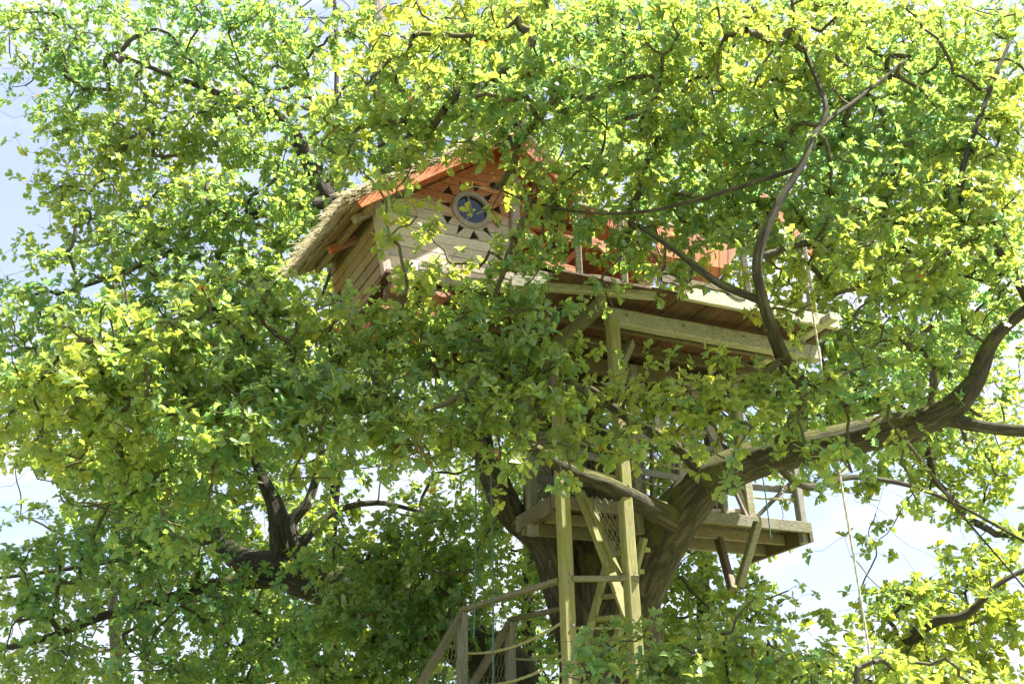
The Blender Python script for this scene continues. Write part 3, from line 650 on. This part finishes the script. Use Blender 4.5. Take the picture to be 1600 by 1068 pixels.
# ---- leaves
def leaf_tpl(kind):
    if kind == 'oak':
        half = [(.0, .0), (.22, .20), (.33, .12), (.46, .33), (.58, .19), (.71, .38), (.84, .22), (1.0, .0)]; mids = [(.34, 0), (.58, 0)]
        L_ = [(0, 1, 2), (0, 2, 8), (8, 2, 3), (8, 3, 4), (8, 4, 9), (9, 4, 5), (9, 5, 6), (9, 6, 7)]
    elif kind == 'oak_mid':
        half = [(0, 0), (.30, .26), (.42, .17), (.66, .39), (.82, .22), (1, 0)]; mids = [(.45, 0)]
        L_ = [(0, 1, 2), (0, 2, 6), (6, 2, 3), (6, 3, 4), (6, 4, 5)]
    else:
        half = [(0, 0), (.40, .30), (.55, .22), (.75, .37), (1, 0)]; mids = []
        L_ = [(0, 1, 2), (0, 2, 4), (2, 3, 4)]
    k = len(half); V = [(x, y) for x, y in half]+mids; nV = len(V); V2 = [(x, -y) for x, y in V]
    pts = np.array(V+V2, float); F_ = L_+[(nV+a, nV+c, nV+b) for a, b, c in L_]
    # weld the midrib
    rem = {}; keep = []
    for i, (x, y) in enumerate(pts):
        for q in keep:
            if abs(pts[q][0]-x)+abs(pts[q][1]-y) < 1e-6: rem[i] = rem[q]; break
        else: rem[i] = len(keep); keep.append(i)
    pts = pts[keep]; F_ = np.array([[rem[i] for i in f] for f in F_])
    z = np.abs(pts[:, 1])*.45 - .22*pts[:, 0]**2
    return np.column_stack([pts, z]), F_
TPL = {k: leaf_tpl(k) for k in ('oak', 'oak_mid', 'oak_far')}
def rosettes(P, D, tone, per, size, seed):
    """whorls of leaves at twig ends: base points, axes, normals, lengths, tones"""
    g = np.random.default_rng(seed); m = len(P); cnt = g.integers(per[0], per[1]+1, m); i = np.repeat(np.arange(m), cnt); n = len(i)
    k = np.arange(n)-np.repeat(np.cumsum(cnt)-cnt, cnt)
    d = D[i]; a = np.cross(d, np.array([.37, .21, .9])); a /= np.linalg.norm(a, axis=1)[:, None]+1e-9; b = np.cross(d, a)
    ph = k*2.4+g.uniform(0, .9, n)+np.repeat(g.uniform(0, 6.28, m), cnt); al = g.uniform(.55, 1.55, n)
    ax = d*np.cos(al)[:, None]+(a*np.cos(ph)[:, None]+b*np.sin(ph)[:, None])*np.sin(al)[:, None]
    ax += g.normal(0, .18, (n, 3)); ax[:, 2] -= .12; ax /= np.linalg.norm(ax, axis=1)[:, None]
    nv = d+np.array([0, 0, .55])+g.normal(0, .32, (n, 3)); nv -= ax*np.sum(nv*ax, 1)[:, None]; nv /= np.linalg.norm(nv, axis=1)[:, None]+1e-9
    s = size*g.uniform(.45, 1.36, n)**.9; base = P[i]-d*(g.uniform(0, .06, n)*size/.1)[:, None]+ax*(.1*s)[:, None]
    tn = np.clip(tone[i]+g.normal(0, .10, n), 0, .93); odd = g.random(n); tn[odd > .9993] = 1.0
    return base, ax, nv, s, tn
def leaf_mesh(name, LV, tpl, mat, parent):
    base, ax, nv, s, tn = LV; T, Fc = TPL[tpl]; n = len(base); side = np.cross(nv, ax)
    wob = rng.uniform(.75, 1.2, n)
    V = base[:, None]+s[:, None, None]*(T[None, :, 0:1]*ax[:, None]+T[None, :, 1:2]*(side*wob[:, None])[:, None]+T[None, :, 2:3]*nv[:, None]*rng.uniform(-.3, 2.3, n)[:, None, None])
    c = base.mean(0); Fq = (Fc[None]+(np.arange(n)*len(T))[:, None, None]).reshape(-1, 3)
    me = mesh_np(name, (V-c).reshape(-1, 3), Fq); a = me.attributes.new('tone', 'FLOAT', 'POINT'); a.data.foreach_set('value', np.repeat(tn, len(T)).astype(np.float32))
    o = link(name, me, mat, parent, c); o['kind'] = 'stuff'; return o
# ---- smooth pseudo noise for depth and tone
_w = np.random.default_rng(5).normal(0, 1, (6, 2)); _p = np.random.default_rng(6).uniform(0, 6.28, 6)
def fbm(x, y): return sum(math.sin(_w[k][0]*x+_w[k][1]*y+_p[k]) for k in range(6))/3.0
def clumps(rows, y0, depth, thick, per_unit, dens=1.0):
    """one tuft per occupied cell of a sight-line map (40 photo px cells): centre, radius, sprigs"""
    out = []
    for j, row in enumerate(rows):
        for i, chh in enumerate(row):
            d = int(chh)
            if not d: continue
            for part in range(1 if d < 4 else 2):
                x, y = i*40+20+random.gauss(0, 15), y0+j*40+20+random.gauss(0, 15)
                Y = depth(x, y)+thick*(.55*fbm(x/160, y/160)+random.uniform(-.5, .5))
                dd = d if d < 4 else d/2
                out.append((at(x, y, Y), 32*Y/F*random.uniform(.8, 1.25), max(1, dd*per_unit*dens*random.uniform(.6, 1.4)), .38+.13*fbm(x/90+3, y/90)))
    return out
def foliage(tree, cl, tpl, mat, barkm, size, per=(6, 9), tip=.0045, wood_n=5, crown=None, flat=.7, seed=1, max_r=.042, tone0=0.0, seeds=None, lift=.6, name='foliage'):
    crown = crown or empty('crown', WL[tree.name]+Z1*6, parent=tree)
    C = np.array([c[0] for c in cl]); g = np.random.default_rng(seed)
    if seeds is None: seeds = np.concatenate([p for p, r in SEEDS[tree.name]])
    A, par, order = grow(seeds, C)
    S = len(seeds); rad = np.zeros(len(A)); rad[S:] = tip*1.6
    acc = np.zeros(len(A))
    for q in order[::-1]:
        rad[q] = min(max_r, (acc[q]+(tip*1.7)**2.2)**(1/2.2)); acc[par[q]] += rad[q]**2.2
    p0, p1, r0, r1 = [], [], [], []
    for q in order:
        a, b = A[par[q]], A[q]; L_ = np.linalg.norm(b-a); rb = rad[q]; ra = min(max_r, rb*1.12)
        k = 1 if L_ < .12 else (3 if L_ < .6 else 5); pr = a; off = g.normal(0, .07*L_, 3)
        off2 = g.normal(0, .035*L_, 3)
        for t in range(1, k+1):
            s_ = t/k; x = a+(b-a)*s_+off*math.sin(3.1416*s_)+off2*math.sin(6.283*s_); p0.append(pr); p1.append(x); r0.append(ra+(rb-ra)*(t-1)/k); r1.append(ra+(rb-ra)*t/k); pr = x
    v, f = tubes_np(p0, p1, r0, r1, wood_n); c = v.mean(0)
    o = link('branches', mesh_np('branches', v-c, f, True), barkm, crown, c); o['kind'] = 'stuff'
    # twigs and sprigs
    SP, SD, ST, t0, t1 = [], [], [], [], []
    for (c, r, nsp, tone) in cl:
        k = int(nsp)+(random.random() < nsp % 1)
        if k < 1: continue
        e = g.normal(0, .62, (k, 3))*r; e[:, 2] *= flat; e[:, :2] *= 1.15; pts = c+e
        if g.random() < .45:      # a bare twig poking out
            x = c; dv = nrm(g.normal(0, 1, 3)+np.array([0, 0, .3]))
            for q in range(3): y = x+nrm(dv+g.normal(0, .35, 3))*g.uniform(.5, 1.0)*r; t0.append(x); t1.append(y); x = y
        ordr = np.argsort(np.linalg.norm(e, axis=1)); nodes = [c]
        for q in ordr:
            p = pts[q]; nd = np.array(nodes); dist = np.linalg.norm(nd-p, axis=1); jn = int(dist.argmin()); a = nodes[jn]
            mid = (a+p)/2+g.normal(0, .12, 3)*dist[jn]
            t0 += [a, mid]; t1 += [mid, p]; nodes.append(p)
            d = nrm(nrm(p-a)*.9+nrm(e[q])*.4+np.array([0, 0, lift])); SP.append(p); SD.append(d); ST.append(tone+tone0+g.normal(0, .09))
    v, f = tubes_np(t0, t1, np.full(len(t0), tip*.75), np.full(len(t0), tip*.5), 3); c = v.mean(0)
    o = link('twigs', mesh_np('twigs', v-c, f, True), barkm, crown, c); o['kind'] = 'stuff'
    LV = rosettes(np.array(SP), np.array(SD), np.array(ST), per, size, seed+50)
    return crown, LV
def single_leaves(crown, LV, tpl, mat, count=300):
    """the leaves that show largest become parts of their own; the rest is returned"""
    base, ax, nv, s, tn = LV; q = base-EYE; z = q@_f; x = 800+F*(q@CR)/z; y = 534-F*(q@CU)/z
    ins = (x > 10) & (x < 1590) & (y > 10) & (y < 1058); face = np.abs(np.sum(nv*q, 1))/np.linalg.norm(q, axis=1)
    score = np.where(ins, s*s/(z*z)*(.3+face), 0); pick = np.argsort(-score)[:count]
    T, Fc = TPL[tpl]; ms = []
    for k in range(6):
        me = mesh_np('leaf', T*np.array([1, 1-.05*k, .7+.12*k]), Fc); a = me.attributes.new('tone', 'FLOAT', 'POINT'); a.data.foreach_set('value', np.full(len(T), .2+.13*k, np.float32)); me.materials.append(mat); ms.append(me)
    for i in pick:
        o = bpy.data.objects.new('leaf', ms[int(min(5, max(0, round((tn[i]-.2)/.13))))]); COL.objects.link(o); o.parent = crown
        sd = np.cross(nv[i], ax[i]); p = base[i]-WL[crown.name]; k = s[i]
        o.matrix_local = Matrix(((ax[i][0]*k, sd[0]*k, nv[i][0]*k, p[0]), (ax[i][1]*k, sd[1]*k, nv[i][1]*k, p[1]), (ax[i][2]*k, sd[2]*k, nv[i][2]*k, p[2]), (0, 0, 0, 1)))
    m = np.ones(len(base), bool); m[pick] = False
    return tuple(a[m] for a in LV)

# ------------------------------------------------------------------ the oak that carries the treehouse
oak = empty('oak_tree', (at(955, 1068, 13.1)*np.array([1, 1, 0])), 'great mossy oak that carries the treehouse, its thick limb sweeping out to the side', 'tree')
limb(oak, [(962, 1068, 13.1), (950, 950, 13.1), (932, 850, 13.2), (905, 720, 13.3), (880, 560, 13.5), (850, 400, 13.7), (815, 215, 13.9), (803, 120, 14), (795, 0, 14.2), (788, -160, 14.4)],
     [146, 136, 116, 92, 76, 60, 40, 32, 26, 20], M_bark, 44, .04, 'trunk', True)
limb(oak, [(905, 800, 13.2), (780, 560, 13.8), (655, 400, 14.4), (606, 200, 14.6), (592, 80, 14.8), (584, -80, 15.1)], [76, 66, 56, 44, 37, 30], M_bark3, 14, .05)
limb(oak, [(905, 985, 12.95), (882, 930, 12.75), (852, 848, 12.5), (800, 802, 12.4), (765, 740, 12.5), (742, 640, 12.8), (700, 520, 13.2)], [70, 58, 50, 42, 33, 26, 16], M_bark2)
limb(oak, [(960, 990, 12.9), (985, 930, 12.5), (1026, 855, 11.9), (1072, 790, 11.3), (1122, 744, 11.0), (1200, 712, 10.8), (1290, 695, 10.5), (1380, 672, 10.2), (1470, 646, 9.9), (1520, 600, 9.7), (1552, 530, 9.5), (1612, 478, 9.3), (1720, 420, 9.2)],
     [92, 88, 78, 66, 58, 52, 49, 45, 39, 29, 21, 17, 13], M_bark, 36, .04)
limb(oak, [(1470, 650, 9.95), (1530, 665, 9.8), (1610, 673, 9.7), (1720, 672, 9.6)], [26, 20, 17, 12], M_bark2)
limb(oak, [(1215, 708, 10.8), (1243, 665, 10.4), (1248, 620, 10.0), (1228, 568, 9.5), (1208, 520, 9.05), (1190, 460, 8.7), (1184, 400, 8.5), (1212, 325, 8.45), (1254, 255, 8.45), (1280, 200, 8.5), (1340, 155, 8.7), (1420, 90, 9.0)],
     [40, 31, 27, 24, 21, 18, 16, 14, 12, 10, 7, 5], M_bark, 12, .06)
limb(oak, [(1276, 208, 8.5), (1290, 165, 8.5), (1262, 90, 8.6), (1240, 20, 8.7), (1238, -60, 8.8)], [11, 9, 8, 7, 5], M_bark2, 8)
limb(oak, [(1062, 812, 11.35), (1030, 800, 11.1), (990, 780, 10.8), (945, 755, 10.5), (890, 735, 10.25), (838, 702, 10), (806, 678, 9.8), (801, 640, 9.6), (804, 600, 9.45)], [44, 34, 30, 25, 21, 18, 14, 10, 7], M_bark, 10, .07)
limb(oak, [(1110, 752, 11.05), (1066, 706, 10.9), (1015, 672, 10.7), (962, 640, 10.4), (922, 608, 10.2), (875, 603, 10)], [26, 20, 18, 15, 13, 8], M_bark, 10, .07)
limb(oak, [(800, 806, 12.35), (770, 730, 11.4), (720, 690, 10.6), (620, 652, 9.9), (500, 622, 9.4), (380, 610, 9.1), (250, 612, 8.9), (110, 640, 9)], [40, 28, 21, 17, 14, 11, 8, 5], M_bark, 10, .07)
limb(oak, [(612, 330, 14.5), (560, 340, 14), (512, 310, 13.6), (480, 245, 13.4), (430, 178, 13.2), (330, 142, 13), (200, 92, 13)], [38, 34, 38, 30, 16, 11, 7], M_bark2, 10)
limb(oak, [(520, 315, 13.6), (420, 330, 13.1), (300, 380, 12.8), (180, 430, 12.8), (90, 460, 12.9)], [26, 16, 11, 8, 5], M_bark2, 8)
limb(oak, [(480, 400, 13.9), (380, 470, 13.2), (260, 520, 12.6), (100, 560, 12.4)], [24, 15, 10, 6], M_bark2, 8)
limb(oak, [(803, 110, 14), (900, 150, 12.5), (960, 130, 11), (975, 60, 10.4), (960, -40, 10)], [20, 14, 10, 8, 5], M_bark2, 8)
limb(oak, [(1250, 262, 8.5), (1130, 300, 8.7), (1010, 330, 8.8), (900, 330, 8.9), (815, 310, 8.9), (770, 290, 9.0)], [9, 8, 6, 5, 4, 3], M_bark, 8)
limb(oak, [(1190, 470, 8.75), (1120, 440, 8.8), (1060, 395, 8.9), (1000, 355, 9.0)], [14, 13, 9, 5], M_bark, 8)
limb(oak, [(1612, 478, 9.3), (1560, 390, 9.2), (1500, 300, 9.1), (1540, 160, 9.2), (1580, 60, 9.3)], [15, 12, 10, 8, 6], M_bark2, 8)
limb(oak, [(1200, 712, 10.9), (1260, 760, 11.5), (1330, 745, 12), (1420, 758, 12.4), (1500, 790, 12.6), (1600, 845, 12.8)], [14, 11, 9, 7, 5, 4], M_bark2, 8)
limb(oak, [(1400, 670, 10.2), (1440, 720, 11), (1500, 800, 11.8), (1560, 870, 12.2), (1620, 940, 12.6)], [8, 5, 4, 3, 3], M_bark2, 6)
limb(oak, [(1188, 400, 8.55), (1260, 380, 9.0), (1330, 382, 10), (1400, 384, 9.9), (1470, 420, 9.8), (1540, 440, 9.7)], [12, 12, 10, 8, 6, 4], M_bark2, 6)
NEAR = [
"0000000000000002334555556665555555444455",
"0000000000000002455555555555555555445566",
"0000000000000134555566666555555665556666",
"0000000000000245666665455555566765556777",
"0000000000001355555556555556777765567777",
"0000000000002355544443455667777765577777",
"0000000000001222211124556777777755577777",
"0000000000000020000146667777776544577777",
"0000000000000004000146667777665544567777",
"0000000000000003300146666665544444566777",
"0000000000100000341356643333223445566666",
"0000012343200002556542321001113555555555",
"0002456776555666777653210000110024555444",
"0355777777777777777776211000001124554444",
"4667777778888877777776444454555544444433",
"5666777888888877777666555554554455444433",
"4556677888877777765433444443443333444333",
"3234677888876666553233333322332333322222",
"0013466653111011100222100000112211111222",
"0001255520000000000100000000000000100000",
"0000134310000000000000000000000000000000",
"0000012100000000000000000000000000000000"]
MID = [
"6777777777766664544466665544433333332233",
"5777777776665556555666655544433333332222",
"4677777777654333555666555544433333333222",
"1577777777553225555565555444433333333222",
"0377777777655555555544444444433333332222",
"0277777777776666655544433444433333332222",
"0157777777777776544333333444433333332222",
"0167777777777764420000000344433333333222",
"0157777777777640000000000033322233333322",
"0245677777776500000000000002222222333333",
"3334566667775200000000000000000012233333",
"4432346666664000000000000000000001223333",
"5533345666642000000000000000000001223333",
"5543345555540000000000000000000001222233",
"4443333333332222111100000000022222222222",
"3333333333333333222200000032222222222222",
"3333333333333332221122222233322222222222",
"3333333333333322112222332343222222222222"]
def nearY(x, y): return (8.75 if x < 900 else 9.0)+.9*max(0, (x-1300)/300)*.3 + (.35 if 430 < y < 760 and x > 900 else 0)+(.9 if y > 690 and x < 600 else 0)
def midY(x, y): return 13.4-.5*(x < 500)+(1.4 if 480 < x < 1300 and 200 < y < 620 else 0)
cn = clumps(NEAR, 0, nearY, .9, 2.35)
cn = [c for c in cn if c[0][1] < 9.75]
crown, LV = foliage(oak, cn, 'oak', M_leaf, M_bark, .094, seed=3, tip=.0052)
LV = single_leaves(crown, LV, 'oak', M_leaf)
leaf_mesh('foliage', LV, 'oak', M_leaf, crown); nl = [len(LV[0])]
cm = clumps(MID, 0, midY, 1.6, 3.5)
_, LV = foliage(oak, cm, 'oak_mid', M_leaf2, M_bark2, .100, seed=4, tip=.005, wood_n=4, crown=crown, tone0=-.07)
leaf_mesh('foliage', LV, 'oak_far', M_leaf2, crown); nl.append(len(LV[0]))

# ------------------------------------------------------------------ second oak, leaning away behind to the left
oak2 = empty('oak_tree', at(800, 1075, 14.0)*np.array([1, 1, 0]), 'dark oak with a low leaning trunk that forks behind the stair landing', 'tree')
limb(oak2, [(805, 1075, 14.0), (722, 1003, 14.3), (650, 955, 14.6), (560, 922, 15), (490, 905, 15.2), (430, 888, 15.4), (372, 872, 15.6), (335, 830, 15.8), (300, 760, 16)], [84, 68, 60, 58, 58, 52, 34, 22, 14], M_bark2, 16, .06, 'trunk', True)
limb(oak2, [(442, 900, 15.3), (438, 832, 15.2), (430, 790, 15.2), (405, 735, 15.2), (380, 660, 15.3)], [38, 32, 25, 16, 9], M_bark2, 12)
limb(oak2, [(480, 908, 15.1), (462, 850, 15), (456, 815, 15), (484, 778, 15), (502, 700, 15.1), (500, 640, 15.1)], [28, 20, 18, 15, 10, 7], M_bark2, 10)
limb(oak2, [(440, 905, 15.3), (330, 915, 15), (240, 942, 14.8), (160, 962, 14.6), (60, 1000, 14.5), (-40, 1020, 14.5)], [24, 17, 14, 12, 9, 7], M_bark2, 10)
limb(oak2, [(470, 850, 15), (520, 800, 15.2), (590, 785, 15.4), (660, 800, 15.5)], [14, 11, 8, 5], M_bark2, 8)
limb(oak2, [(340, 840, 15.8), (200, 870, 15.6), (90, 890, 15.4), (-20, 905, 15.3)], [14, 10, 7, 5], M_bark2, 8)
LOW = [
"1134444442000121001233322000000000000000",
"0013444551001310012331000000000000000000",
"0123455530000122333330000000000000000000",
"1233455420000124665300000000000000000000",
"2344555220001467764000000000000000000000",
"3312232223356778753000000000000000000000",
"2201121223467778763000000000000000000000",
"1100012334567778863000000000000000000000",
"3334556667777777753000000000000000000000"]
def lowY(x, y): return 15.0-1.6*(x > 480 and y > 800)-.6*(x < 200)
cl = clumps(LOW, 700, lowY, 1.5, 4.6)
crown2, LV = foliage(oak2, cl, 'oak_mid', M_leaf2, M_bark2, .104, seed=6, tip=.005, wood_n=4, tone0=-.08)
LV = single_leaves(crown2, LV, 'oak_mid', M_leaf2, 300)
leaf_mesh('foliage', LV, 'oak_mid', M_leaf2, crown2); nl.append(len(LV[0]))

# ------------------------------------------------------------------ young oak at the foot, near the camera
bush = empty('young_oak', at(1120, 1068, 9.6)*np.array([1, 1, 0]), 'young bright green oak reaching up in front of the tall post at the bottom edge', 'tree')
for k, (x, y) in enumerate(((1060, 1010), (1130, 990), (1200, 1000), (960, 1040), (1280, 1040))):
    b0 = at(1130+k*8, 1068, 9.6)*np.array([1, 1, 0]); p = at(x, y, 9.4); P = [b0, b0*.6+p*.4+np.array([0, .05, .2]), p]; R = [.035, .025, .008]
    o, pp, rr = limb_mesh('stem', P, R, M_bark2, bush, 8, .06, seed=k); SEEDS.setdefault(bush.name, []).append((pp, rr))
BUSH = ["0000000000000000000000000001111000000000", "0000000000000000000000013334442100000000", "0000000000000000000000146566665331111000", "0000000000000000000000256777766544333222"]
cb = clumps(BUSH, 940, lambda x, y: 9.5, .7, 2.5)
crown3, LV = foliage(bush, cb, 'oak', M_leaf, M_bark2, .09, seed=8, crown=None, tone0=-.05)
leaf_mesh('foliage', LV, 'oak', M_leaf, crown3); nl.append(len(LV[0]))

# ------------------------------------------------------------------ trees standing farther back
FAR = [
"0000111111111111444445555555555555555544",
"0000111111111111444445555555555555555544",
"0000111111111111444445555555555555555533",
"0000111111112211444445555555555555555533",
"0000111111111111444445555555555555555533",
"0000011111111111444445555555555555555533",
"0000001111111111444445555555555555555544",
"0000001111111111444445555555555555555544",
"0000001111111111333344444555555555555544",
"0000001111111111333344444455555555555544",
"0000000111111111333344444444555555555555",
"1100000013333333333344444444445555555555",
"2200000001333333333344444444444555555555",
"3332000112333333333344444444444555555555",
"3333333333333333333344444444444455555555",
"3333333333333333333344444444444445555555",
"3333333333333333333344444444444444445555",
"2333333333333332233344444444444444444555",
"0034444444443320013455544432002322245556",
"0013444444444100113455555553000002013556",
"0002334444444200134455555555300000100355",
"0122344444444444340455555555430001100135",
"2233444444444444440455555555410001024455",
"3332234444444444443555555555510001346666",
"4311013344444444444555555566662001466666",
"4321013344444444444555555666665312566666",
"4443333344444444444555556666666646666666"]
BANDS = [  # columns, depth, trunk pixel x, width, label
 (0, 9, 21, 182, 11, 'pale slender tree with light bark standing beyond the leaning oak', M_bark3),
 (9, 17, 19.5, 520, 14, 'green tree behind the leaning oak and the foot of the handrails', M_bark2),
 (17, 24, 23, 830, 14, 'yellow green tree glimpsed behind the big trunk and the stair landing', M_bark2),
 (24, 31, 21, 1105, 14, 'sunlit yellow green tree right behind the lower platform brace', M_bark2),
 (31, 40, 19, 1660, 13, 'tall sunlit tree beyond the long pale rope, with a bent low branch', M_bark2)]
for b, (c0, c1, Yb, tx, tw, lab, mt) in enumerate(BANDS):
    rows = [''.join(ch if (c0 <= i+(1 if (j*7) % 3 else 0) < c1) else '0' for i, ch in enumerate(r)) for j, r in enumerate(FAR)]
    tr = empty('background_tree', at(tx, 1068, Yb+.8)*np.array([1, 1, 0]), lab, 'tree', 'trees standing behind the oaks')
    limb(tr, [(tx, 1068, Yb+.8), (tx-6, 900, Yb+.9), (tx+8, 650, Yb+1), (tx-4, 380, Yb+1), (tx+6, 120, Yb+1), (tx, -60, Yb+1)], [tw*1.5, tw*1.25, tw, tw*.8, tw*.6, tw*.4], mt, 9, .05, 'trunk', True)
    if b == 0: limb(tr, [(180, 1040, Yb+.8), (205, 960, Yb), (225, 880, Yb-.3), (240, 800, Yb-.3)], [9, 7, 5, 3], mt, 6)
    if b == 4: limb(tr, [(1395, 1060, Yb+.8), (1428, 995, Yb-1), (1462, 970, Yb-1.5), (1512, 958, Yb-1.8), (1560, 912, Yb-2), (1620, 880, Yb-2)], [20, 17, 14, 12, 8, 5], mt, 8, .06, 'trunk', True)
    cf = clumps(rows, 0, lambda x, y: Yb, 3.0, 3.0)
    cf = [(c, r*1.25, k, t) for c, r, k, t in cf]
    crn, LV = foliage(tr, cf, 'oak_far', M_leaf3, mt, .165, seed=20+b, tip=.007, wood_n=3, per=(7, 10), max_r=.09, tone0=-.02)
    leaf_mesh('foliage', LV, 'oak_far', M_leaf3, crn); nl.append(len(LV[0]))
print('leaves', nl, 'script s', round(time.time()-T0, 1))
